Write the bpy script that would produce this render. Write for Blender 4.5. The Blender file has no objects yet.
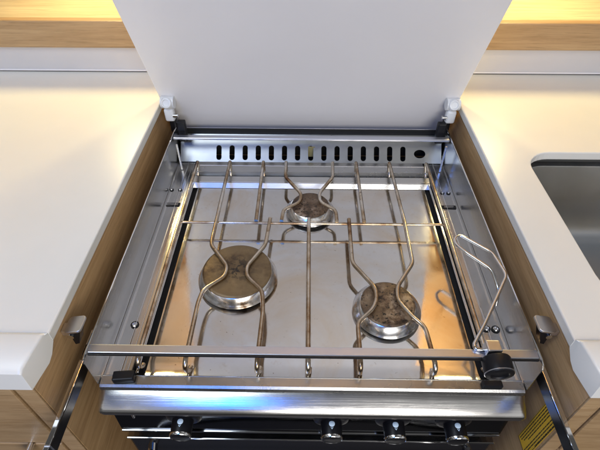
import bpy, bmesh, math, random
from mathutils import Vector, Matrix
random.seed(7)
R = math.radians
sc = bpy.context.scene
C = sc.collection

# ------------------------------------------------------------------ helpers
def link_mesh(name, me, mat, parent=None, smooth=False):
    o = bpy.data.objects.new(name, me); C.objects.link(o)
    if mat: me.materials.clear(); me.materials.append(mat)
    for p in me.polygons: p.use_smooth = smooth
    if parent: o.parent = parent
    return o

def obj(name, bm, mat, parent=None, smooth=False):
    bmesh.ops.recalc_face_normals(bm, faces=bm.faces)
    me = bpy.data.meshes.new(name); bm.to_mesh(me); bm.free()
    if smooth:
        me.shade_smooth() if hasattr(me, 'shade_smooth') else None
    o = link_mesh(name, me, mat, parent, smooth)
    if smooth:
        try: me.set_sharp_from_angle(angle=R(38))
        except Exception: pass
    return o

def tag(o, label=None, cat=None, group=None, kind=None):
    if label: o['label'] = label
    if cat: o['category'] = cat
    if group: o['group'] = group
    if kind: o['kind'] = kind
    return o

def thing(name, label, cat, loc=(0, 0, 0), group=None):
    o = bpy.data.objects.new(name, None); C.objects.link(o)
    o.location = loc; o.empty_display_size = .02
    return tag(o, label, cat, group)

def merge(dst, src):
    me = bpy.data.meshes.new('tmp'); src.to_mesh(me); src.free()
    dst.from_mesh(me); bpy.data.meshes.remove(me)

def box(bm, x0, x1, y0, y1, z0, z1, bev=0.0, seg=2, m=None):
    b = bmesh.new()
    bmesh.ops.create_cube(b, size=1)
    for v in b.verts:
        v.co = Vector(((x0+x1)/2 + v.co.x*(x1-x0), (y0+y1)/2 + v.co.y*(y1-y0), (z0+z1)/2 + v.co.z*(z1-z0)))
    if bev: bmesh.ops.bevel(b, geom=b.edges[:], offset=bev, segments=seg, affect='EDGES', profile=.5)
    if m: bmesh.ops.transform(b, matrix=m, verts=b.verts)
    merge(bm, b); return bm

def nb(): return bmesh.new()

def fillet(pts, r, n=5):
    pts = [Vector(p) for p in pts]; out = [pts[0]]
    for i in range(1, len(pts)-1):
        a, b, c = pts[i-1], pts[i], pts[i+1]
        d1 = (a-b); d2 = (c-b)
        rr = min(r, d1.length*.45, d2.length*.45)
        p0 = b + d1.normalized()*rr; p1 = b + d2.normalized()*rr
        for k in range(n+1):
            t = k/n
            out.append(p0*(1-t)**2 + b*2*t*(1-t) + p1*t*t)
    out.append(pts[-1]); return out

def tube(bm, pts, rad, n=10, fr=0.0, cap=True):
    P = fillet(pts, fr) if fr else [Vector(p) for p in pts]
    rings = []; up = None
    for i, p in enumerate(P):
        if i == 0: t = P[1]-P[0]
        elif i == len(P)-1: t = P[-1]-P[-2]
        else: t = (P[i+1]-P[i]).normalized() + (P[i]-P[i-1]).normalized()
        t.normalize()
        if up is None:
            up = Vector((0, 0, 1)) if abs(t.z) < .9 else Vector((1, 0, 0))
        s = t.cross(up).normalized(); up = s.cross(t).normalized()
        rings.append([bm.verts.new(p + (s*math.cos(a) + up*math.sin(a))*rad) for a in [2*math.pi*k/n for k in range(n)]])
    for a, b in zip(rings, rings[1:]):
        for k in range(n): bm.faces.new((a[k], a[(k+1) % n], b[(k+1) % n], b[k]))
    if cap: bm.faces.new(rings[0][::-1]); bm.faces.new(rings[-1])
    return bm

def lathe(bm, prof, n=64, m=None, wob=None, cap=True):
    rings = []; vs0 = len(bm.verts)
    for (r, z) in prof:
        ring = []
        for k in range(n):
            a = 2*math.pi*k/n
            rr = r*(wob(a) if wob else 1)
            co = Vector((rr*math.cos(a), rr*math.sin(a), z))
            if m: co = m @ co
            ring.append(bm.verts.new(co))
        rings.append(ring)
    for a, b in zip(rings, rings[1:]):
        for k in range(n): bm.faces.new((a[k], a[(k+1) % n], b[(k+1) % n], b[k]))
    if cap: bm.faces.new(rings[0]); bm.faces.new(rings[-1])
    return bm

def prism_yz(bm, prof, x0, x1):
    """closed (y, z) outline extruded along x"""
    a = [bm.verts.new((x0, y, z)) for y, z in prof]; b = [bm.verts.new((x1, y, z)) for y, z in prof]
    n = len(prof)
    for k in range(n): bm.faces.new((a[k], a[(k+1) % n], b[(k+1) % n], b[k]))
    bm.faces.new(a); bm.faces.new(b); return bm

def sheet_yz(bm, prof, x0, x1, th=.0012, n=1):
    """open (y, z) profile with a thickness, along x"""
    P = [Vector((0, y, z)) for y, z in prof]; off = []
    for i, p in enumerate(P):
        t = (P[min(i+1, len(P)-1)] - P[max(i-1, 0)]).normalized()
        off.append(p + Vector((0, -t.z, t.y))*th)
    prism_yz(bm, [(p.y, p.z) for p in P] + [(p.y, p.z) for p in reversed(off)], x0, x1)
    return bm

def rrect(x0, x1, y0, y1, r, n=6):
    out = []
    for cx, cy, a0 in ((x1-r, y1-r, 0), (x0+r, y1-r, 90), (x0+r, y0+r, 180), (x1-r, y0+r, 270)):
        for k in range(n+1):
            a = R(a0 + 90*k/n); out.append((cx + r*math.cos(a), cy + r*math.sin(a)))
    return out

def plate(outlines, depth, bevel=0.0, bres=2):
    """flat outline with holes -> mesh lying in XY, thickness along Z centred on 0"""
    cu = bpy.data.curves.new('tmp', 'CURVE'); cu.dimensions = '2D'; cu.fill_mode = 'BOTH'
    cu.extrude = max(depth/2 - bevel, 0); cu.bevel_depth = bevel; cu.bevel_resolution = bres; cu.offset = -bevel
    for pts in outlines:
        s = cu.splines.new('POLY'); s.points.add(len(pts)-1)
        for i, (x, y) in enumerate(pts): s.points[i].co = (x, y, 0, 1)
        s.use_cyclic_u = True
    o = bpy.data.objects.new('tmp', cu); C.objects.link(o)
    dg = bpy.context.evaluated_depsgraph_get()
    me = bpy.data.meshes.new_from_object(o.evaluated_get(dg))
    bpy.data.objects.remove(o); bpy.data.curves.remove(cu)
    return me

def tmesh(me, m): me.transform(m); me.update(); return me

# ------------------------------------------------------------------ materials
def mat(name):
    m = bpy.data.materials.new(name); m.use_nodes = True
    nt = m.node_tree; b = nt.nodes['Principled BSDF']
    return m, nt, b
def N(nt, t, **kw):
    n = nt.nodes.new(t)
    for k, v in kw.items(): setattr(n, k, v)
    return n
def ramp(nt, fac, stops):
    r = N(nt, 'ShaderNodeValToRGB'); e = r.color_ramp.elements
    while len(e) < len(stops): e.new(.5)
    for el, (p, c) in zip(e, stops):
        el.position = p; el.color = (*c, 1) if len(c) == 3 else c
    nt.links.new(fac, r.inputs[0]); return r.outputs[0]
def noise(nt, scale, detail=4, rough=.6, sc3=None, dist=0, coord='Object'):
    tc = N(nt, 'ShaderNodeTexCoord'); mp = N(nt, 'ShaderNodeMapping')
    if sc3: mp.inputs['Scale'].default_value = sc3
    nt.links.new(tc.outputs[coord], mp.inputs[0])
    n = N(nt, 'ShaderNodeTexNoise'); n.inputs['Scale'].default_value = scale
    n.inputs['Detail'].default_value = detail; n.inputs['Roughness'].default_value = rough
    n.inputs['Distortion'].default_value = dist
    nt.links.new(mp.outputs[0], n.inputs['Vector']); return n.outputs['Fac']
def bump(nt, b, h, strength, dist=.001):
    n = N(nt, 'ShaderNodeBump'); n.inputs['Strength'].default_value = strength; n.inputs['Distance'].default_value = dist
    nt.links.new(h, n.inputs['Height']); nt.links.new(n.outputs[0], b.inputs['Normal'])
def mixc(nt, fac, a, b_):
    m = N(nt, 'ShaderNodeMix', data_type='RGBA')
    for i, s in ((6, a), (7, b_)):
        if isinstance(s, tuple): m.inputs[i].default_value = (*s, 1)
        else: nt.links.new(s, m.inputs[i])
    if isinstance(fac, float): m.inputs[0].default_value = fac
    else: nt.links.new(fac, m.inputs[0])
    return m.outputs[2]

def simple(name, col, rough=.4, metal=0, spec=None, coat=0, var=.06, vscale=30):
    m, nt, b = mat(name)
    f = noise(nt, vscale, 3)
    c = ramp(nt, f, [(.3, tuple(max(0, v*(1-var)) for v in col)), (.7, tuple(min(1, v*(1+var)) for v in col))])
    nt.links.new(c, b.inputs['Base Color'])
    b.inputs['Roughness'].default_value = rough; b.inputs['Metallic'].default_value = metal
    if spec is not None: b.inputs['Specular IOR Level'].default_value = spec
    b.inputs['Coat Weight'].default_value = coat
    return m

def steel(name, col=(.62, .62, .62), r0=.12, r1=.3, brush=(1, 1, 1), bstr=.05, scale=60, smudge=6):
    m, nt, b = mat(name)
    b.inputs['Metallic'].default_value = 1
    s = noise(nt, smudge, 5, .65)
    f = noise(nt, scale, 3, .6, sc3=brush)
    c = ramp(nt, s, [(.3, tuple(v*.88 for v in col)), (.7, col)])
    nt.links.new(c, b.inputs['Base Color'])
    mr = N(nt, 'ShaderNodeMapRange'); mr.inputs['From Min'].default_value = .3; mr.inputs['From Max'].default_value = .7
    mr.inputs['To Min'].default_value = r0; mr.inputs['To Max'].default_value = r1
    nt.links.new(s, mr.inputs[0]); nt.links.new(mr.outputs[0], b.inputs['Roughness'])
    if bstr: bump(nt, b, f, bstr, .0004)
    return m

M = {}
M['steel'] = steel('brushed_steel', (.55, .55, .545), .22, .36, (40, 1, 40), .25, 8)
M['steel_side'] = steel('side_steel', (.62, .62, .615), .14, .28, (40, 1.0, 40), .3, 14)
M['flue'] = steel('flue_steel', (.40, .40, .39), .24, .42, (1, 40, 40), .15, 12)
M['polished'] = steel('polished_steel', (.68, .68, .68), .06, .16, (1, 40, 40), .1, 8)
M['fascia'] = steel('fascia_steel', (.68, .67, .66), .19, .28, (1, 60, 60), .3, 10)
M['chrome'] = steel('chrome', (.78, .78, .79), .05, .12, bstr=0)
M['rail'] = steel('rail_steel', (.66, .68, .76), .3, .4, (1, 60, 60), .2, 8)  # bluish base colour stands in for cool reflections on the rails

# hob tray: near mirror sheet with grease film, dull cleaning marks, specks
m, nt, b = mat('hob_sheet'); M['pan'] = m
b.inputs['Metallic'].default_value = 1
s1 = noise(nt, 9, 6, .6); s2 = noise(nt, 320, 2, .5); s3 = noise(nt, 28, 5, .7, sc3=(1, .35, 1))
c1 = ramp(nt, s1, [(.35, (.60, .59, .575)), (.65, (.70, .695, .69))])
sp = ramp(nt, s2, [(.73, (0, 0, 0)), (.80, (1, 1, 1))])
s4 = noise(nt, 5.5, 7, .68, dist=.8); s5 = noise(nt, 70, 4, .7)
st_ = ramp(nt, s4, [(.47, (0, 0, 0)), (.66, (.75, .75, .75))])
c1 = mixc(nt, st_, c1, (.60, .49, .36))
c1 = mixc(nt, ramp(nt, s5, [(.60, (0, 0, 0)), (.74, (.5, .5, .5))]), c1, (.48, .40, .31))
nt.links.new(mixc(nt, sp, c1, (.20, .14, .09)), b.inputs['Base Color'])
mr = N(nt, 'ShaderNodeMapRange'); mr.inputs['From Min'].default_value = .3; mr.inputs['From Max'].default_value = .7
mr.inputs['To Min'].default_value = .05; mr.inputs['To Max'].default_value = .15
nt.links.new(s3, mr.inputs[0]); nt.links.new(mr.outputs[0], b.inputs['Roughness'])
bump(nt, b, s1, .12, .002)

# white solid surface
m, nt, b = mat('white_worktop'); M['white'] = m
f = noise(nt, 5, 4)
nt.links.new(ramp(nt, f, [(.3, (.76, .745, .69)), (.7, (.80, .785, .735))]), b.inputs['Base Color'])
b.inputs['Roughness'].default_value = .3
bump(nt, b, noise(nt, 6, 2), .04, .002)
m, nt, b = mat('lid_laminate'); M['lid'] = m
f = noise(nt, 4, 5, .6)
nt.links.new(ramp(nt, f, [(.3, (.86, .84, .835)), (.7, (.90, .88, .87))]), b.inputs['Base Color'])
b.inputs['Roughness'].default_value = .34
bump(nt, b, noise(nt, 5, 4), .12, .002)
M['liner'] = simple('wall_liner', (.62, .60, .60), .45, var=.03, vscale=8)
M['bead'] = simple('bead_strip', (.80, .78, .80), .35, var=.02)
M['edge'] = simple('edge_band', (.62, .61, .58), .4, var=.04, vscale=20)

def wood(name, c0, c1, c2, sc3, rough=.42):
    m, nt, b = mat(name)
    g = noise(nt, 3.5, 8, .62, sc3=sc3, dist=.6)
    fine = noise(nt, 14, 6, .7, sc3=sc3)
    big = noise(nt, 1.4, 2, .5, sc3=sc3, dist=.3)
    base = ramp(nt, g, [(.28, c0), (.5, c1), (.72, c2)])
    pore = ramp(nt, fine, [(.34, (.72, .70, .66)), (.5, (1, 1, 1))])
    mm = N(nt, 'ShaderNodeMix', data_type='RGBA', blend_type='MULTIPLY'); mm.inputs[0].default_value = .8
    nt.links.new(base, mm.inputs[6]); nt.links.new(pore, mm.inputs[7])
    m2 = N(nt, 'ShaderNodeMix', data_type='RGBA', blend_type='MULTIPLY'); m2.inputs[0].default_value = .5
    nt.links.new(mm.outputs[2], m2.inputs[6]); nt.links.new(ramp(nt, big, [(.3, (.8, .77, .73)), (.7, (1.05, 1.05, 1.03))]), m2.inputs[7])
    nt.links.new(m2.outputs[2], b.inputs['Base Color'])
    b.inputs['Roughness'].default_value = rough
    bump(nt, b, fine, .15, .0005)
    return m
oakc = ((.37, .23, .11), (.46, .30, .155), (.54, .37, .20))
M['oak_x'] = wood('oak_grain_across', *oakc, (1.2, 30, 30))
M['oak_y'] = wood('oak_grain_deep', (.45, .27, .125), (.57, .36, .178), (.65, .435, .225), (30, 1.6, 30))
M['oak_z'] = wood('oak_grain_front', *oakc, (2.2, 20, 34))
M['floor'] = simple('dark_sole', (.035, .03, .03), .5)
M['shelf_oak'] = wood('oak_lit', (.52, .41, .25), (.62, .51, .33), (.70, .60, .41), (1.2, 30, 30))  # oak colour paled to paint in the bright glow on the shelf
M['dark_gap'] = simple('dark_gap', (.02, .013, .008), .8)
M['oven_black'] = simple('oven_enamel', (.008, .008, .010), .15)
M['black'] = simple('black_plastic', (.005, .005, .007), .38, spec=.35)
M['rubber'] = simple('black_rubber', (.007, .007, .009), .42, spec=.3)
M['bar_black'] = simple('bar_black', (.008, .008, .009), .3)
M['white_plastic'] = simple('white_plastic', (.74, .75, .75), .3)
M['mark'] = simple('knob_mark', (.62, .76, .86), .4)
M['yellow'] = simple('sticker_yellow', (.95, .56, .05), .45, var=.05)
M['ink'] = simple('sticker_ink', (.03, .025, .02), .6)
M['catch'] = steel('catch_metal', (.78, .76, .75), .3, .4, bstr=0)
M['panel'] = steel('control_panel_steel', (.045, .047, .055), .06, .14, (1, 40, 40), .1, 8)
M['duct'] = simple('duct_and_shade_black', (.01, .01, .01), .6)
M['flue_lit'] = simple('lit_slot_patch', (.28, .25, .12), .6)

# heat tinted grate rods
m, nt, b = mat('heat_tinted_rod'); M['rod'] = m
b.inputs['Metallic'].default_value = 1
f = noise(nt, 22, 5, .65); f2 = noise(nt, 160, 3, .6)
col = ramp(nt, f, [(.34, (.74, .70, .64)), (.47, (.62, .52, .40)), (.58, (.42, .30, .19)), (.70, (.20, .10, .05))])
nt.links.new(mixc(nt, ramp(nt, f2, [(.62, (0, 0, 0)), (.75, (1, 1, 1))]), col, (.13, .07, .04)), b.inputs['Base Color'])
b.inputs['Roughness'].default_value = .24
# burner caps
def capmat(name, a, c, d, edge, sc, cen=None):
    m, nt, b = mat(name)
    f = noise(nt, 45*sc, 7, .7); f2 = noise(nt, 14, 4, .6, dist=1.0); f3 = noise(nt, 190*sc, 3, .6)
    c1 = ramp(nt, f, [(.40, d), (.5, c), (.60, a)])
    c2 = mixc(nt, ramp(nt, f2, [(.42, (0, 0, 0)), (.62, (1, 1, 1))]), c1, edge)
    msk = ramp(nt, f3, [(.57, (0, 0, 0)), (.64, (1, 1, 1))])
    if cen:      # food char gathered round the middle of this cap
        tc = N(nt, 'ShaderNodeTexCoord'); vd = N(nt, 'ShaderNodeVectorMath', operation='DISTANCE')
        nt.links.new(tc.outputs['Object'], vd.inputs[0]); vd.inputs[1].default_value = cen
        rr = ramp(nt, vd.outputs['Value'], [(.006, (1, 1, 1)), (.030, (.05, .05, .05))])
        wv = noise(nt, 120, 4, .7)
        mm = N(nt, 'ShaderNodeMath', operation='MULTIPLY'); nt.links.new(rr, mm.inputs[0]); nt.links.new(ramp(nt, wv, [(.50, (0, 0, 0)), (.56, (1, 1, 1))]), mm.inputs[1])
        msk = mm.outputs[0]
    nt.links.new(mixc(nt, msk, c2, (.025, .018, .013)), b.inputs['Base Color'])
    b.inputs['Roughness'].default_value = .42; b.inputs['Metallic'].default_value = .35
    bump(nt, b, f, .8, .0015)
    return m
M['cap_brown'] = capmat('burnt_cap_brown', (.27, .18, .085), (.17, .105, .045), (.075, .042, .02), (.20, .13, .06), .5, (-.0945, .412, -.0365))
M['cap_crust'] = capmat('burnt_cap_crusted', (.34, .25, .16), (.17, .105, .06), (.045, .025, .015), (.19, .12, .06), 1.2)
M['cap_dark'] = capmat('burnt_cap_dark', (.36, .27, .20), (.15, .09, .055), (.03, .02, .014), (.13, .08, .045), 1.6)
# burner skirt: steel with brown burn patches
m, nt, b = mat('burner_skirt'); M['skirt'] = m
b.inputs['Metallic'].default_value = 1
f = noise(nt, 40, 6, .65)
nt.links.new(ramp(nt, f, [(.50, (.88, .88, .89)), (.62, (.66, .58, .50)), (.70, (.25, .15, .08))]), b.inputs['Base Color'])
b.inputs['Roughness'].default_value = .2

# ------------------------------------------------------------------ setting: worktop, wall, shelf
XL, XR = -.262, .275          # worktop edges
WL, WR = -.2695, .2835        # oak faces under them
ZC = .045                     # worktop level
YF = .208                     # cabinet front plane
CX = .0095                    # stove centre
# worktop: U-shaped sheet round the stove opening, sink cut-out
outer = [(-.95, .2535), (XL, .2535), (XL, .805), (XR, .805), (XR, .2535), (1.05, .2535), (1.05, .858), (-.95, .858)]
sink_hole = rrect(.337, .80, .30, .587, .042, 8)
me = plate([outer, sink_hole], .014, .002)
tmesh(me, Matrix.Translation((0, 0, ZC-.007)))
wt = link_mesh('worktop', me, M['white'])
tag(wt, 'white galley worktop running round the stove opening on both sides', 'worktop')
# raised front lip of the worktop, one length each side (same solid piece)
for s, xin, xout in ((-1, XL, -.95), (1, XR, 1.05)):
    b = nb()
    tp = ZC+.0035
    prof = [(.2535, ZC-.0135), (.2535, ZC-.003), (.2530, ZC+.001), (.2512, tp-.001), (.249, tp), (.232, tp-.0012), (.2140, tp-.0032), (.2095, tp-.0068), (.2065, .0165), (.236, .0165), (.244, .021)]
    n = len(prof); cols = []
    def sl(z): return max(0, min(1, (z-.020)/(tp-.020)))
    for q in range(5):
        c_ = []
        for i, (y, z) in enumerate(prof):
            e = sl(z); base = .0030*e*(1 if y < .2525 else .25) + .0075*max(0, min(1, (.2535-y)/.046))
            if q < 4: x = xin + s*(base + (0, .0007, .0022, .0050)[q]); dz = -(.0024, .0010, .0002, 0)[q]*(1 if i in (3, 4, 5, 6, 7) else 0)
            else: x = xout; dz = 0
            c_.append(b.verts.new((x, y, z+dz)))
        cols.append(c_)
    for A, B_ in zip(cols, cols[1:]):
        for k in range(n): b.faces.new((A[k], A[(k+1) % n], B_[(k+1) % n], B_[k]))
    b.faces.new(cols[0]); b.faces.new(cols[-1])
    o = obj('front_lip', b, M['white'], wt, smooth=True)
# the back liner (white wall) with its bead, the oak shelf
b = nb(); box(b, -.95, 1.05, .856, .866, ZC+.001, .0945, .0006)
tag(obj('wall', b, M['liner']), kind='structure')
b = nb(); tube(b, [(-.95, .8545, ZC+.0042), (1.05, .8545, ZC+.0042)], .0017, 8)
o = obj('sealing_bead', b, M['bead'], smooth=True); tag(o, 'thin pale sealing bead where worktop meets white back wall', 'bead')
sh = thing('shelf', 'oak shelf with raised front board above the white back wall', 'shelf', (0, .86, .0945))
def inparent(o, p):
    o.parent = p; o.matrix_parent_inverse = Matrix.Translation(p.location).inverted()
b = nb(); box(b, -.95, 1.05, .849, .868, .0952, .1455, .0025)
inparent(obj('front_board', b, M['oak_x']), sh)
b = nb(); box(b, -.95, 1.05, .8685, 1.24, .100, .116, .001)
inparent(obj('shelf_board', b, M['shelf_oak']), sh)
b = nb(); box(b, -.95, 1.05, 1.241, 1.255, .10, .498, .001)
inparent(obj('back_board', b, M['oak_x']), sh)

uc = thing('wall_cabinet', 'oak wall cabinet above the shelf, over the raised lid', 'cabinet', (0, 1.1, .50))
b = nb(); box(b, -1.2, 1.3, .930, 1.238, .50, 1.6, .002)
inparent(obj('carcass', b, M['oak_x']), uc)
for x0_ in (-1.19, -.36, .47):
    b = nb(); box(b, x0_, x0_+.82, .908, .9285, .505, 1.59, .004)
    inparent(obj('door', b, M['oak_z']), uc)
# ------------------------------------------------------------------ cabinets
def cabinet(name, label, s, xin, xgap, xout):
    c = thing(name, label, 'cabinet', (xin, YF, -.6))
    def P(nm, b, m, par=None, sm=False):
        o = obj(nm, b, m, None, sm); inparent(o, c) if par is None else None
        if par is not None:
            o.parent = par; o.matrix_parent_inverse = Matrix.Translation(c.location).inverted()
        return o
    a, d = sorted((xin, xin + s*.016))
    b = nb(); box(b, a, d, YF+.0012, .80, -.6, .0163, .0008)
    box(b, a, d, .2455, .80, .0166, .0307, .0006)
    P('side_panel', b, M['oak_y'])
    a, d = sorted((xin + s*.0165, xgap - s*.0022))
    b = nb(); box(b, a, d, YF, YF+.02, -.6, .016, .001)
    P('front_frame', b, M['oak_z'])
    b = nb(); box(b, min(xin, xin+s*.016), max(xin, xin+s*.016), YF-.001, YF+.0009, -.6, .016, .0004)
    P('edge_strip', b, M['oak_z'])
    a, d = sorted((xgap + s*.0022, xout))
    b = nb(); box(b, a, d, YF, YF+.018, -.125, .014, .0018)
    dr = P('drawer_front', b, M['oak_z'])
    b = nb(); box(b, a, d, YF, YF+.018, -.6, -.129, .0015)
    P('door', b, M['oak_z'])
    b = nb(); box(b, min(xin+s*.018, xout), max(xin+s*.018, xout), YF+.022, YF+.03, -.6, .012)
    P('carcass', b, M['dark_gap'])
    return c, P
cl, PL = cabinet('oak_cabinet', 'oak cabinet with small round knob left of the stove opening', -1, WL, -.2925, -.95)
cr, PR = cabinet('oak_cabinet', 'oak cabinet right of the stove opening, under the sink', 1, WR, .306, 1.05)
b = nb()
mk = Matrix.Translation((-.331, YF, -.128)) @ Matrix.Rotation(R(90), 4, 'X')
lathe(b, [(.004, 0), (.004, .012), (.0085, .014), (.0095, .018), (.0085, .021), (.005, .0225)], 28, mk)
PL('knob', b, M['chrome'], None, True)
# rear panel & floor of the recess
b = nb(); box(b, WL, WR, .801, .815, -.6, ZC-.03, .0005)
tag(obj('recess_back_panel', b, M['oak_x']), 'oak panel closing the back of the stove recess', 'panel')
b = nb(); box(b, -1.2, 1.3, -.6, 1.3, -.66, -.601)
tag(obj('floor', b, M['floor']), kind='structure')

# ------------------------------------------------------------------ flap lid with its hinges
LE = 26
lm = Matrix.Translation((0, .733, .045)) @ Matrix.Rotation(R(LE), 4, 'X')
lid = thing('stove_lid', 'raised white laminate lid standing behind the stove', 'lid', (CX, .733, .045))
me = plate([rrect(-.2655, .2655, -.098, .50, .004, 3)], .018, .0015)
tmesh(me, Matrix.Translation((CX-.0045, 0, 0)) @ Matrix.Translation((0, .733, .045)) @ Matrix.Rotation(R(LE), 4, 'X') @ Matrix.Translation((0, .0115, 0)) @ Matrix.Rotation(R(90), 4, 'X'))
o = link_mesh('lid_panel', me, M['lid']); inparent(o, lid)
def hinge(x, s):
    b = nb(); box(b, x-.0085, x+.0085, .712, .727, .018, .043, .004, 3)
    h = obj('hinge', b, M['white_plastic'], smooth=True); inparent(h, lid)
    b = nb()
    tube(b, [(x-.0115, .722, .052), (x+.0115, .722, .052)], .0105, 24)
    lathe(b, [(.0088, 0), (.0098, .002), (.0084, .0042), (.0060, .0046), (.0055, .0030)], 24, Matrix.Translation((x, .7135, .055)) @ Matrix.Rotation(R(62), 4, 'X'))
    obj('knuckle', b, M['white_plastic'], h, smooth=True)
    b = nb(); tube(b, [(x - s*.007, .714, .030), (x - s*.0155, .714, .030)], .0035, 14)
    obj('pin', b, M['chrome'], h, smooth=True)
    b = nb(); box(b, x - s*.0005-.006, x - s*.0005+.006, .722, .735, -.01, .018, .002)
    obj('bracket', b, M['rubber'], h, smooth=True)
hinge(-.2445, -1); hinge(.2575, 1)

# ------------------------------------------------------------------ wall catches and safety bars
def catch(xw, s, y, label):
    c = thing('lid_catch', label, 'catch', (xw, y, .02), 'square catches on the recess sides')
    me = plate([rrect(-.0100, .0100, -.0108, .0108, .004, 5)], .003, .0008)
    tmesh(me, Matrix.Translation((xw - s*.0168, y, .0215)) @ Matrix.Rotation(R(s*10), 4, 'Y'))
    inparent(link_mesh('catch_plate', me, M['catch']), c)
    b = nb()
    pr = [(.0085, .0175), (.0225, .0185), (.0135, -.007), (.0085, -.009)]
    A = [b.verts.new((xw - s*(.0006+d), y-.006, z)) for d, z in pr]; B_ = [b.verts.new((xw - s*(.0006+d), y+.006, z)) for d, z in pr]
    for k in range(4): b.faces.new((A[k], A[(k+1) % 4], B_[(k+1) % 4], B_[k]))
    b.faces.new(A); b.faces.new(B_)
    inparent(obj('catch_body', b, M['black']), c)
    b = nb(); box(b, min(xw-s*.0003, xw-s*.0085), max(xw-s*.0003, xw-s*.0085), y-.006, y+.006, .008, .0165, .001)
    inparent(obj('catch_stem', b, M['catch']), c)
    b = nb(); tube(b, [(xw - s*.0105, y-.0062, .009), (xw - s*.0105, y-.0085, .009)], .0035, 12)
    inparent(obj('screw', b, M['chrome'], smooth=True), c)
catch(WL, -1, .280, 'square metal catch on the left oak side of the recess')
catch(WR, 1, .288, 'square metal catch on the right oak side of the recess')
def bar(x, s, label):
    t = thing('safety_bar', label, 'bar', (x, .06, -.03), 'black bars along both sides of the stove')
    b = nb(); box(b, x-.0022, x+.0022, .03, .318, -.038, -.0212, .0008)
    inparent(obj('bar_body', b, M['bar_black']), t)
    b = nb(); box(b, x-.0026 + s*.0006, x+.0026 + s*.0006, .03, .300, -.0208, -.0188, .0006)
    inparent(obj('bright_edge', b, M['chrome']), t)
    b = nb(); box(b, x-.0030, x+.0030, .1655, .1672, -.0385, -.0182, .0003)
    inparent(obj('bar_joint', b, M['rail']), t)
bar(-.2515, -1, 'black bar with bright edge jutting out along the left side of the stove')
bar(.2680, 1, 'black bar with bright edge jutting out along the right side of the stove')

# ------------------------------------------------------------------ warning sticker
st = thing('warning_sticker', 'yellow warning sticker with dark print on the right recess side', 'sticker', (WR-.0004, .222, -.1))
b = nb(); box(b, WR-.0008, WR-.0003, .2120, .2400, -.163, -.057)
inparent(obj('sticker_sheet', b, M['yellow']), st)
b = nb()
for r_ in range(7):
    y = .2360 - r_*.0033 - (.0022 if r_ > 3 else 0)
    z = -.062
    end = (-.158, -.156, -.150, -.138, -.158, -.154, -.128)[r_]
    while z > end:
        L = random.uniform(.003, .010)
        box(b, WR-.00125, WR-.0009, y-.0005, y+.0005, max(z-L, end), z); z -= L + .0013
inparent(obj('sticker_print', b, M['ink']), st)
b = nb()
for (y0, y1, z0, z1) in ((.2128, .2132, -.162, -.058), (.2388, .2392, -.162, -.058), (.2134, .2386, -.0584, -.058), (.2134, .2386, -.162, -.1616)):
    box(b, WR-.00125, WR-.0009, y0, y1, z0, z1)
inparent(obj('sticker_border', b, M['ink']), st)

# ------------------------------------------------------------------ sink
sk = thing('sink', 'stainless steel sink bowl set in the worktop on the right', 'sink', (.57, .44, ZC-.2))
b = nb()
loops = []
def loopat(inset, z, r):
    return [b.verts.new((x, y, z)) for x, y in rrect(.3345+inset, .8025-inset, .2975+inset, .5895-inset, r, 10)]
for inset, z, r in ((-.012, ZC-.0275, .05), (0, ZC-.0275, .044), (.001, ZC-.030, .043), (.004, ZC-.12, .042), (.008, ZC-.150, .042), (.018, ZC-.166, .04), (.034, ZC-.172, .034), (.08, ZC-.175, .03), (.12, ZC-.177, .02)):
    loops.append(loopat(inset, z, r))
for A, B_ in zip(loops, loops[1:]):
    for k in range(len(A)): b.faces.new((A[k], A[(k+1) % len(A)], B_[(k+1) % len(A)], B_[k]))
b.faces.new(loops[-1])
M['sink'] = steel('sink_steel', (.50, .52, .54), .34, .5, (40, 40, 2), .2, 8)
o = obj('bowl', b, M['sink'], smooth=True); inparent(o, sk)
b = nb(); lathe(b, [(.02, ZC-.1755), (.038, ZC-.1755), (.04, ZC-.1735), (.036, ZC-.173), (.02, ZC-.1765)], 40, Matrix.Translation((.57, .44, 0)))
inparent(obj('drain', b, M['chrome'], smooth=True), sk)

# ------------------------------------------------------------------ STOVE
sv = thing('gas_stove', 'stainless steel three burner gas stove set in the oak recess', 'stove', (CX, .47, -.5))
def S(name, b, m, smooth=False, par=None):
    o = obj(name, b, m, None, smooth) if not isinstance(b, bpy.types.Mesh) else link_mesh(name, b, m)
    if par is None: inparent(o, sv)
    else:
        o.parent = par
    return o
SL, SR = -.2405, .2595
ZL = -.058                      # hob level
YR, YFR = .700, .2505
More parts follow.
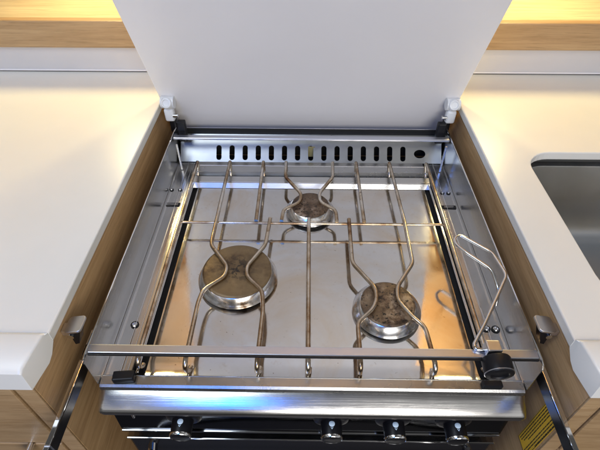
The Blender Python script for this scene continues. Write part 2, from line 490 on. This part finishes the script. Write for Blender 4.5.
# side walls: thin upright sheet, folded at the foot to a flat ledge; slot and screws in the ledge
for s, xs, xi in ((-1, SL, -.2035), (1, SR, .2225)):
    b = nb()
    pr = [(.2505, ZL), (.2485, -.052), (.2478, -.006), (.2515, -.0012), (.257, 0), (.742, 0), (.752, -.012), (.756, ZL)]
    a = [b.verts.new((xs - .0006, y, z)) for y, z in pr]; c = [b.verts.new((xs + .0006, y, z)) for y, z in pr]
    for k in range(8): b.faces.new((a[k], a[(k+1) % 8], c[(k+1) % 8], c[k]))
    b.faces.new(a); b.faces.new(c)
    S('side_wall', b, M['steel_side'])
    # rolled bright top edge
    b = nb(); tube(b, [(xs, .2505, -.0012), (xs, .257, .0008), (xs, .742, .0008)], .0014, 8)
    S('rim', b, M['chrome'], True)
    # ledge with low pressed ridge
    b = nb()
    g = xs - s*.0009
    prof = [(0, 0), (.003, .0004), (.006, .0), (.0185, .0002), (.0195, .0012), (.0205, .0002), (.0322, 0), (.0330, .0028), (.0345, .003), (.0352, .0008)]
    A = [b.verts.new((g - s*d, YFR+.001, ZL+z)) for d, z in prof] + [b.verts.new((g - s*.0352, YFR+.001, ZL-.002)), b.verts.new((g, YFR+.001, ZL-.002))]
    B_ = [b.verts.new((v.co.x, YR-.001, v.co.z)) for v in A]
    n = len(A)
    for k in range(n): b.faces.new((A[k], A[(k+1) % n], B_[(k+1) % n], B_[k]))
    b.faces.new(A); b.faces.new(B_)
    S('side_ledge', b, M['steel_side'])
    for d, z, r_ in ((.0195, .0012, .0005), (.0338, .0032, .0008), (.0275, .0004, .0004)):
        b = nb(); tube(b, [(g - s*d, YFR+.002, ZL+z), (g - s*d, YR-.004, ZL+z)], r_, 8)
        S('fold_line', b, M['chrome'], True)
    # slot outline in the ledge
    yy = .570
    xa, xb_ = sorted((g - s*.0045, g - s*.0275))
    b = nb(); box(b, xa, xb_, yy-.0010, yy+.0010, ZL+.0010, ZL+.0016)
    box(b, xa, xb_, yy+.0055, yy+.0062, ZL+.0010, ZL+.0016)
    for xx in ((xa+.0015, xb_-.0015) if s > 0 else (xb_-.0015,)):
        box(b, xx-.0018, xx+.0018, yy+.0012, yy+.0053, ZL+.0010, ZL+.0016)
    S('slot', b, M['duct'])
    # screws
    sp_ = [(-.2215, .333), (-.2350, .612), (-.2200, .612)] if s < 0 else [(.2375, .334), (.2495, .333), (.2395, .610), (.2500, .610)]
    for (px, py) in sp_:
        b = nb(); q = .0036 if py < .5 else .0024
        lathe(b, [(q, ZL+.0005), (q, ZL+.002), (q*.8, ZL+.0028), (q*.62, ZL+.0028), (q*.5, ZL+.0017), (q*.2, ZL+.0017)], 18, Matrix.Translation((px, py, 0)))
        sc_ = S('screw', b, M['chrome'], True)
        b = nb(); lathe(b, [(q*1.5, ZL+.0011), (q*1.5, ZL+.0014), (q*1.05, ZL+.0014), (q*1.05, ZL+.0011)], 18, Matrix.Translation((px, py, 0)))
        S('screw_washer', b, M['duct'], False, sc_)
# inner trims next to the hob sheet (double polished strip and dark gap)
for s, x in ((-1, -.2005), (1, .2203)):
    for k, (dx, w, h) in enumerate(((0, .0020, .005), (.0034, .0016, .0075))):
        b = nb(); x0 = x - s*dx*.85
        box(b, min(x0, x0 - s*w), max(x0, x0 - s*w), YFR+.012, .672, ZL-.001, ZL+h, .0007)
        S('trim_strip', b, M['polished'])
# black bed under everything -> dark gap round the sheet
b = nb(); box(b, SL+.001, SR-.001, YFR+.004, YR+.018, ZL-.012, ZL-.0045)
S('hob_bed', b, M['duct'])
# hob sheet: pressed tray with turned-up front and back edges
b = nb()
x0, x1 = -.1900, .2100
nx, ny = 36, 36
ys = [.2615 + (.618-.2615)*j/ny for j in range(ny+1)]
grid = []
for j, y in enumerate(ys):
    row = []
    for i in range(nx+1):
        x = x0 + (x1-x0)*i/nx
        z = ZL + .0006*math.sin(x*23+1)*math.sin(y*19)*.35
        if j == 0: z += .003
        row.append(b.verts.new((x, y, z)))
    grid.append(row)
for j in range(ny):
    for i in range(nx): b.faces.new((grid[j][i], grid[j][i+1], grid[j+1][i+1], grid[j+1][i]))
S('hob_sheet', b, M['pan'], True)
# rear steps behind the sheet
b = nb()
sheet_yz(b, [(.6205, ZL-.001), (.6255, ZL+.006), (.640, ZL+.0085), (.642, ZL+.002), (.650, ZL+.002), (.652, ZL+.011), (.668, ZL+.011), (.670, ZL+.001), (.6985, ZL+.001)], -.2005, .2195)
S('rear_step', b, M['steel'])
for y_, z_, r_ in ((.6705, .0105, .0016), (.6545, .0095, .0013), (.6275, .0068, .0010)):
    b = nb(); tube(b, [(-.2000, y_, ZL+z_), (.2190, y_, ZL+z_)], r_, 8); S('step_edge', b, M['chrome'], True)
b = nb(); box(b, -.2000, .2190, .6425, .6500, ZL+.0023, ZL+.0030); S('step_groove', b, M['duct'])
b = nb(); box(b, -.2000, .2190, .6730, .6775, ZL+.0015, ZL+.0022); S('step_groove', b, M['duct'])
# slotted flue panel at the back
slots = []
for k in range(15):
    xc = -.1635 - CX + .02475*k
    slots.append(rrect(xc-.0049, xc+.0049, -.0205, .0075, .0047, 5))
slots.append([(.2145-CX + .0108*math.cos(a), -.0062 + .0080*math.sin(a)) for a in [2*math.pi*k/28 for k in range(28)]])
me = plate([[(-.2455, -.024), (.2455, -.024), (.2455, .0285), (-.2455, .0285)]] + slots, .0014)
tmesh(me, Matrix.Translation((CX, .6950, ZL+.0015)) @ Matrix.Rotation(R(46), 4, 'X') @ Matrix.Translation((0, .0242, 0)))
S('flue_panel', me, M['flue'])
b = nb(); box(b, SL+.002, SR-.002, YR+.040, YR+.042, -.07, -.012)
S('flue_back', b, M['duct'])
b = nb(); box(b, SL+.002, SR-.002, .7005, YR+.0395, -.0745, -.0722)
S('flue_floor', b, M['duct'])
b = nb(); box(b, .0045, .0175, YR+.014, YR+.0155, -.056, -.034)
S('lit_slot_patch', b, M['flue_lit'])  # greenish patch, coloured so the middle slot looks lit from behind
b = nb(); box(b, SL+.002, SR-.002, YR+.0295, YR+.0405, -.0225, -.0205)
S('flue_top', b, M['polished'])
# dark perforated strip seen just behind the rear rail
b = nb(); box(b, SL+.012, SR-.012, YR+.0425, YR+.0445, -.06, -.0120, .0005)
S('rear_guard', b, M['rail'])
b = nb()
for k in range(15):
    xc = -.1605 + .02435*k
    box(b, xc-.0085, xc+.0015, YR+.0416, YR+.0424, -.0180, -.0135)
S('guard_hole', b, M['duct'])
# rear and front fiddle rails
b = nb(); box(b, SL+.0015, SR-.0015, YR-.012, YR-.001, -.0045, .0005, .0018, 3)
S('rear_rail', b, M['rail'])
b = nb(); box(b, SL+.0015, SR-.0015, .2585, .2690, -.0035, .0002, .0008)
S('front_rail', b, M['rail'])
b = nb(); box(b, SL+.0015, SR-.0015, .2569, .2583, -.0042, -.0010, .0003)
S('rail_shade_strip', b, M['bar_black'])  # black strip put in for the shade along the rail's front face
for s, x in ((-1, SL+.015), (1, SR-.015)):
    b = nb(); box(b, x-.0075, x+.0075, YR+.006, YR+.018, -.02, .021, .002, 2)
    S('rail_bracket', b, M['rubber'])
    b = nb(); box(b, x - s*.001 - .0018 + s*.004, x - s*.001 + .0018 + s*.004, YR-.030, YR-.0275, ZL+.001, -.002, .0006)
    S('upright', b, M['steel_side'])
# front strip of the hob and black corner clips
b = nb(); sheet_yz(b, [(.2470, -.0625), (.2478, ZL+.0005), (.2495, ZL+.0018), (.2605, ZL+.0022), (.2612, ZL+.0035)], SL+.0015, SR-.0015)
S('front_strip', b, M['steel'])
b = nb()
box(b, -.2235, -.1985, .2505, .2625, ZL+.0035, ZL+.0125, .0015, 2, Matrix.Translation((-.211, .2565, 0)) @ Matrix.Rotation(R(5), 4, 'Z') @ Matrix.Translation((.211, -.2565, 0)))
S('corner_clip', b, M['rubber'])
b = nb(); box(b, .2085, .232, .2500, .2585, ZL+.0035, ZL+.009, .0015, 2)
S('corner_clip', b, M['rubber'])
# front fascia: bulged, brushed
b = nb()
prof = [(.2468, -.0640), (.2462, -.0634), (.2440, -.0642), (.2400, -.0664), (.2340, -.0700), (.2290, -.0733), (.2262, -.0758), (.2250, -.0785), (.2250, -.0825), (.2275, -.0845), (.2320, -.0850), (.2468, -.0850)]
xs_ = [(SL-.0015)+t for t in (0, .0012, .004, .009)] + [(SR+.0015)-t for t in (.009, .004, .0012, 0)]
ins = [.0045, .0022, .0007, 0, 0, .0007, .0022, .0045]
cols = []
for x, d in zip(xs_, ins):
    cols.append([b.verts.new((x, min(.2468, y + d*(1 if y < .2465 else 0)), z - (d*.6 if z > -.08 else -d*.6))) for y, z in prof])
for A, B_ in zip(cols, cols[1:]):
    for k in range(len(prof)): b.faces.new((A[k], A[(k+1) % len(prof)], B_[(k+1) % len(prof)], B_[k]))
b.faces.new(cols[0]); b.faces.new(cols[-1])
S('fascia', b, M['fascia'], True)
# control panel, slightly leaning, dark polished
b = nb(); prism_yz(b, [(.2440, -.0852), (.2400, -.158), (.262, -.158), (.262, -.0852)], SL+.002, SR-.002)
S('control_panel', b, M['panel'])
b = nb(); box(b, SL+.002, SR-.002, .2375, .262, -.1620, -.1583, .0012, 2)
S('panel_trim', b, M['chrome'])
b = nb(); box(b, SL+.006, SR-.006, .2335, .262, -.1760, -.1728, .0012, 2)
S('panel_trim', b, M['chrome'])
# body, oven door and its handle
b = nb(); box(b, SL+.002, SR-.002, .263, .72, -.50, ZL-.013, .001)
S('body', b, M['steel_side'])
b = nb(); box(b, SL+.006, SR-.006, .236, .2625, -.49, -.1765, .004, 3)
dr = S('oven_door', b, M['oven_black'])
b = nb(); tube(b, [(-.205, .236, -.20), (-.200, .212, -.196), (-.10, .204, -.186), (.12, .204, -.186), (.219, .212, -.196), (.224, .236, -.20)], .0065, 14, .03)
S('door_handle', b, M['chrome'], True, dr)
# control knobs
def knob(x, z):
    o_ = Matrix.Translation((x, .2425 + (z+.12)*.06, z)) @ Matrix.Rotation(R(94), 4, 'X')
    b = nb(); lathe(b, [(.0215, .0003), (.0225, .0015), (.0215, .0035), (.0175, .0055), (.0148, .006)], 48, o_)
    k = S('control_knob', b, M['black'], True)
    b = nb(); lathe(b, [(.0136, .004), (.0132, .010), (.0129, .024), (.0123, .0262), (.0105, .0270)], 40, o_)
    S('grip', b, M['black'], True, k)
    b = nb(); lathe(b, [(.0128, .0228), (.0136, .0232), (.0134, .0258), (.0126, .0268), (.0120, .0262)], 40, o_, None, False)
    S('chrome_ring', b, M['chrome'], True, k)
    # flame spot and pointer tick on the upper side of the grip
    b = nb(); t = Matrix.Translation((x, .2300 + (z+.12)*.06, z+.0118))
    lathe(b, [(.0001, .0009), (.0030, .0009), (.0036, .0005), (.0036, -.0008)], 20, t)
    S('spot', b, M['mark'], True, k)
    b = nb()
    v = [b.verts.new((x+dx, .2245 + (z+.12)*.06 + dy, z+.0112)) for dx, dy in ((-.0017, .0013), (0, -.0012), (.0017, .0013), (.0008, .0013), (0, .0002), (-.0008, .0013))]
    f = b.faces.new(v); ex = bmesh.ops.extrude_face_region(b, geom=[f])
    for e in ex['geom']:
        if isinstance(e, bmesh.types.BMVert): e.co.z += .0008
    S('tick', b, M['mark'], False, k)
for x in (-.1500, .0355, .1130, .1885): knob(x, -.1215)
b = nb(); lathe(b, [(.0001, .004), (.0055, .004), (.0075, .0025), (.008, 0)], 24, Matrix.Translation((.2365, .2435, -.109)) @ Matrix.Rotation(R(90), 4, 'X'))
S('igniter_button', b, M['oven_black'], True)
b = nb(); box(b, -.2145, -.2118, .2385, .2437, -.124, -.098, .0008)
S('panel_pin', b, M['chrome'])

# burners
def burner(x, y, rc, capm, zt, skirt, lab, tick=True):
    b = nb(); T = Matrix.Translation((x, y, 0))
    lathe(b, [(skirt*.90, ZL+.0012), (skirt*.90, ZL+.004), (skirt*.6, ZL+.0045)], 56, T)
    bb = S('burner', b, M['duct'], True); bb['label'] = lab  # black base paints in the shadow gap under the skirt
    b = nb()
    lathe(b, [(skirt-.002, ZL+.0045), (skirt, ZL+.0052), (skirt*.997, ZL+.0060), (rc+.0016, zt-.0034), (rc+.0006, zt-.0026), (rc-.003, zt-.0028)], 72, T)
    S('skirt', b, M['skirt'], True, bb)
    b = nb()
    lathe(b, [(rc, zt-.0030), (rc+.0004, zt-.0014), (rc-.0012, zt-.0002), (rc*.93, zt+.0002), (rc*.6, zt+.0003), (rc*.3, zt+.0004), (.002, zt+.0004)], 72, T)
    S('cap', b, capm, True, bb)
burner(-.0945, .4120, .0480, M['cap_brown'], -.0365, .0560, 'large brown burner at front left')
burner(.1105, .3590, .0355, M['cap_crust'], -.0380, .0455, 'medium crusted burner at front right')
burner(.0085, .5560, .0300, M['cap_dark'], -.0390, .0400, 'small dark burner at the back')

# ------------------------------------------------------------------ pan support grid (lifts off)
ZG = -.033
gr = thing('pan_support', 'heat tinted wire pan grid lying over the three burners', 'pan grid', (CX, .46, ZL))
def G(name, pts, rad=.0030, fr=.008, m='rod'):
    b = nb(); tube(b, pts, rad, 10, fr); o = obj(name, b, M[m], smooth=True); inparent(o, gr); return o
# layout on the grid plane (x, y), rounded at the bends
yr, yf, yc = .664, .270, .5085
def wire(pts, rear, front):
    P = [(x, y, ZG) for x, y in pts]
    if rear:
        x, y, _ = P[0]; P = [(x+.0012, yr-.016, ZL+.0012), (x+.0008, yr-.011, ZG-.016), (x, yr+.001, ZG-.004), (x, yr, ZG)] + [p for p in P[1:]]
    if front:
        x = P[-1][0]; P = P[:-1] + [(x, yf, ZG), (x, yf-.0065, ZG-.004), (x-.0004, yf-.0070, ZG-.013), (x+.0012, yf-.002, ZG-.0215), (x+.002, yf+.004, ZG-.0222)]
    return P
W = [
 ([(-.1360, yr), (-.1378, .4565), (-.1085, .4150), (-.1088, .3965), (-.1350, .3730), (-.1380, .3520), (-.1381, yf)], 1, 1),
 ([(-.0541, yc+.006), (-.0575, .4570), (-.0809, .4145), (-.0792, .3970), (-.0562, .3730), (-.0525, .3400), (-.0540, yf)], 0, 1),
 ([(-.0758, yr), (-.0758, yc)], 1, 0),
 ([(.0062, yc+.006), (.0055, yf)], 0, 1),
 ([(.0686, yc+.006), (.0676, .4235), (.0955, .3795), (.0951, .3595), (.0888, .3450), (.0676, .3240), (.0666, yf)], 0, 1),
 ([(.0908, yr), (.0918, yc)], 1, 0),
 ([(.1505, yr), (.1542, .5138), (.1529, .4248), (.1250, .3815), (.1226, .3600), (.1375, .3340), (.1506, .3190), (.1532, yf)], 1, 1),
 ([(-.0350, yr), (-.0346, .6200), (-.0066, .5755), (-.0080, .5540), (-.0345, .5345), (-.0362, yc)], 1, 0),
 ([(.0488, yr), (.0475, .6200), (.0233, .5770), (.0243, .5540), (.0490, .5345), (.0495, yc)], 1, 0),
]
for pts, rr, ff in W: G('cross_rod' if False else 'rod', wire(pts, rr, ff))
def side_rod(x): return [(x, yr-.016, ZL+.0012), (x, yr-.011, ZG-.016), (x, yr+.001, ZG-.004), (x, yr-.002, ZG), (x, yf+.004, ZG), (x, yf-.0025, ZG-.004), (x, yf-.003, ZG-.013), (x, yf+.002, ZG-.0215), (x, yf+.006, ZG-.0222)]
for x in (-.1945, .2165): G('outer_rod', side_rod(x))
G('cross_bar', [(-.1975, yc, ZG-.0046), (.2195, yc, ZG-.0046)], .0022, 0)

# ------------------------------------------------------------------ pot clamp on the front rail
pc = thing('pot_clamp', 'bent wire pot clamp with black knob on the front rail', 'clamp', (.215, .262, 0))
b = nb()
tube(b, [(.2475, .352, -.030), (.2452, .357, -.006), (.2420, .384, .002), (.2150, .4135, .003), (.2060, .4265, .003), (.2062, .4385, .003), (.2155, .4460, .003), (.2500, .4120, .004), (.2570, .3730, .004), (.2084, .2990, .003), (.1895, .2725, .003), (.1900, .2675, .0028), (.2000, .2660, .0028)], .0022, 10, .007)
inparent(obj('wire_arm', b, M['chrome'], smooth=True), pc)
b = nb(); box(b, .1990, .2150, .2592, .2730, .0008, .0130, .0015)
inparent(obj('clamp_plate', b, M['catch']), pc)
b = nb(); kt = Matrix.Translation((.2095, .2578, .0005)) @ Matrix.Rotation(R(97), 4, 'X')
lathe(b, [(.0145, 0), (.0155, .0015), (.0155, .0165), (.0148, .0188), (.010, .0193), (.009, .0178)], 40, kt)
inparent(obj('clamp_knob', b, M['rubber'], smooth=True), pc)
b = nb(); lathe(b, [(.0150, .0163), (.0158, .0166), (.0158, .0174), (.0150, .0177)], 40, kt, None, False)
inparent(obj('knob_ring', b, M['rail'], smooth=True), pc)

# ------------------------------------------------------------------ light
def area(name, loc, target, size, power, col, shape='SQUARE', sy=None):
    l = bpy.data.lights.new(name, 'AREA'); l.energy = power; l.color = col; l.shape = shape; l.size = size
    if sy: l.size_y = sy
    o = bpy.data.objects.new(name, l); C.objects.link(o); o.location = loc
    o.rotation_euler = (Vector(target)-Vector(loc)).to_track_quat('-Z', 'Y').to_euler(); return o
WARM = (1, .79, .36)
for x in (-.46, .02, .48):
    area('shelf_downlight', (x, 1.06, .42), (x, .90, 0), .11, 1.9, WARM, 'DISK')
cl_ = area('cabinet_fill', (.1, .10, 1.75), (.1, .908, 1.05), .5, 15, (1, .72, .32), 'RECTANGLE', .2)  # added warm fill, brightens the wall cabinet that the tray reflects
cl_.data.spread = R(52)
area('hatch_window', (-.75, -.25, 1.55), (-.1, .40, 0), .9, 10, (.78, .89, 1.0), 'RECTANGLE', .6)
area('front_fill', (.35, -1.1, .70), (0, .7, .25), .9, 13, (1, .96, .90), 'RECTANGLE', .6)  # added frontal fill to brighten the lid, no real lamp there
area('blue_lamp', (-.40, -.62, 1.0), (-.1, .24, -.07), .40, 3.6, (.02, .21, 1.0), 'RECTANGLE', .34)

w = bpy.data.worlds.new('World'); sc.world = w; w.use_nodes = True
nt = w.node_tree; bg = nt.nodes['Background']
tc = nt.nodes.new('ShaderNodeTexCoord'); no = nt.nodes.new('ShaderNodeTexNoise'); no.inputs['Scale'].default_value = 1.6; no.inputs['Detail'].default_value = 2
nt.links.new(tc.outputs['Generated'], no.inputs['Vector'])
rp = nt.nodes.new('ShaderNodeValToRGB'); nt.links.new(no.outputs['Fac'], rp.inputs[0])
rp.color_ramp.elements[0].position = .40; rp.color_ramp.elements[0].color = (.07, .068, .065, 1)
rp.color_ramp.elements[1].position = .60; rp.color_ramp.elements[1].color = (.56, .56, .56, 1)
sx = nt.nodes.new('ShaderNodeSeparateXYZ'); nt.links.new(tc.outputs['Generated'], sx.inputs[0])
mr = nt.nodes.new('ShaderNodeMapRange'); mr.inputs['From Min'].default_value = -.25; mr.inputs['From Max'].default_value = .3
mr.inputs['To Min'].default_value = .12; mr.inputs['To Max'].default_value = 1.0
nt.links.new(sx.outputs['Z'], mr.inputs[0]); nt.links.new(mr.outputs[0], bg.inputs['Strength'])
nt.links.new(rp.outputs[0], bg.inputs['Color'])

# ------------------------------------------------------------------ camera
cam = bpy.data.cameras.new('camera'); co = bpy.data.objects.new('camera', cam); C.objects.link(co)
cam.sensor_width = 36; cam.lens = 36*450/600; cam.clip_start = .01; cam.clip_end = 50
co.location = (0, 0, .445); co.rotation_euler = (R(90-43.7), 0, R(.85))
sc.camera = co
sc.view_settings.view_transform = 'Standard'; sc.view_settings.look = 'None'
sc.view_settings.exposure = 0.1; sc.view_settings.gamma = 1
sc.cycles.max_bounces = 8; sc.cycles.glossy_bounces = 6
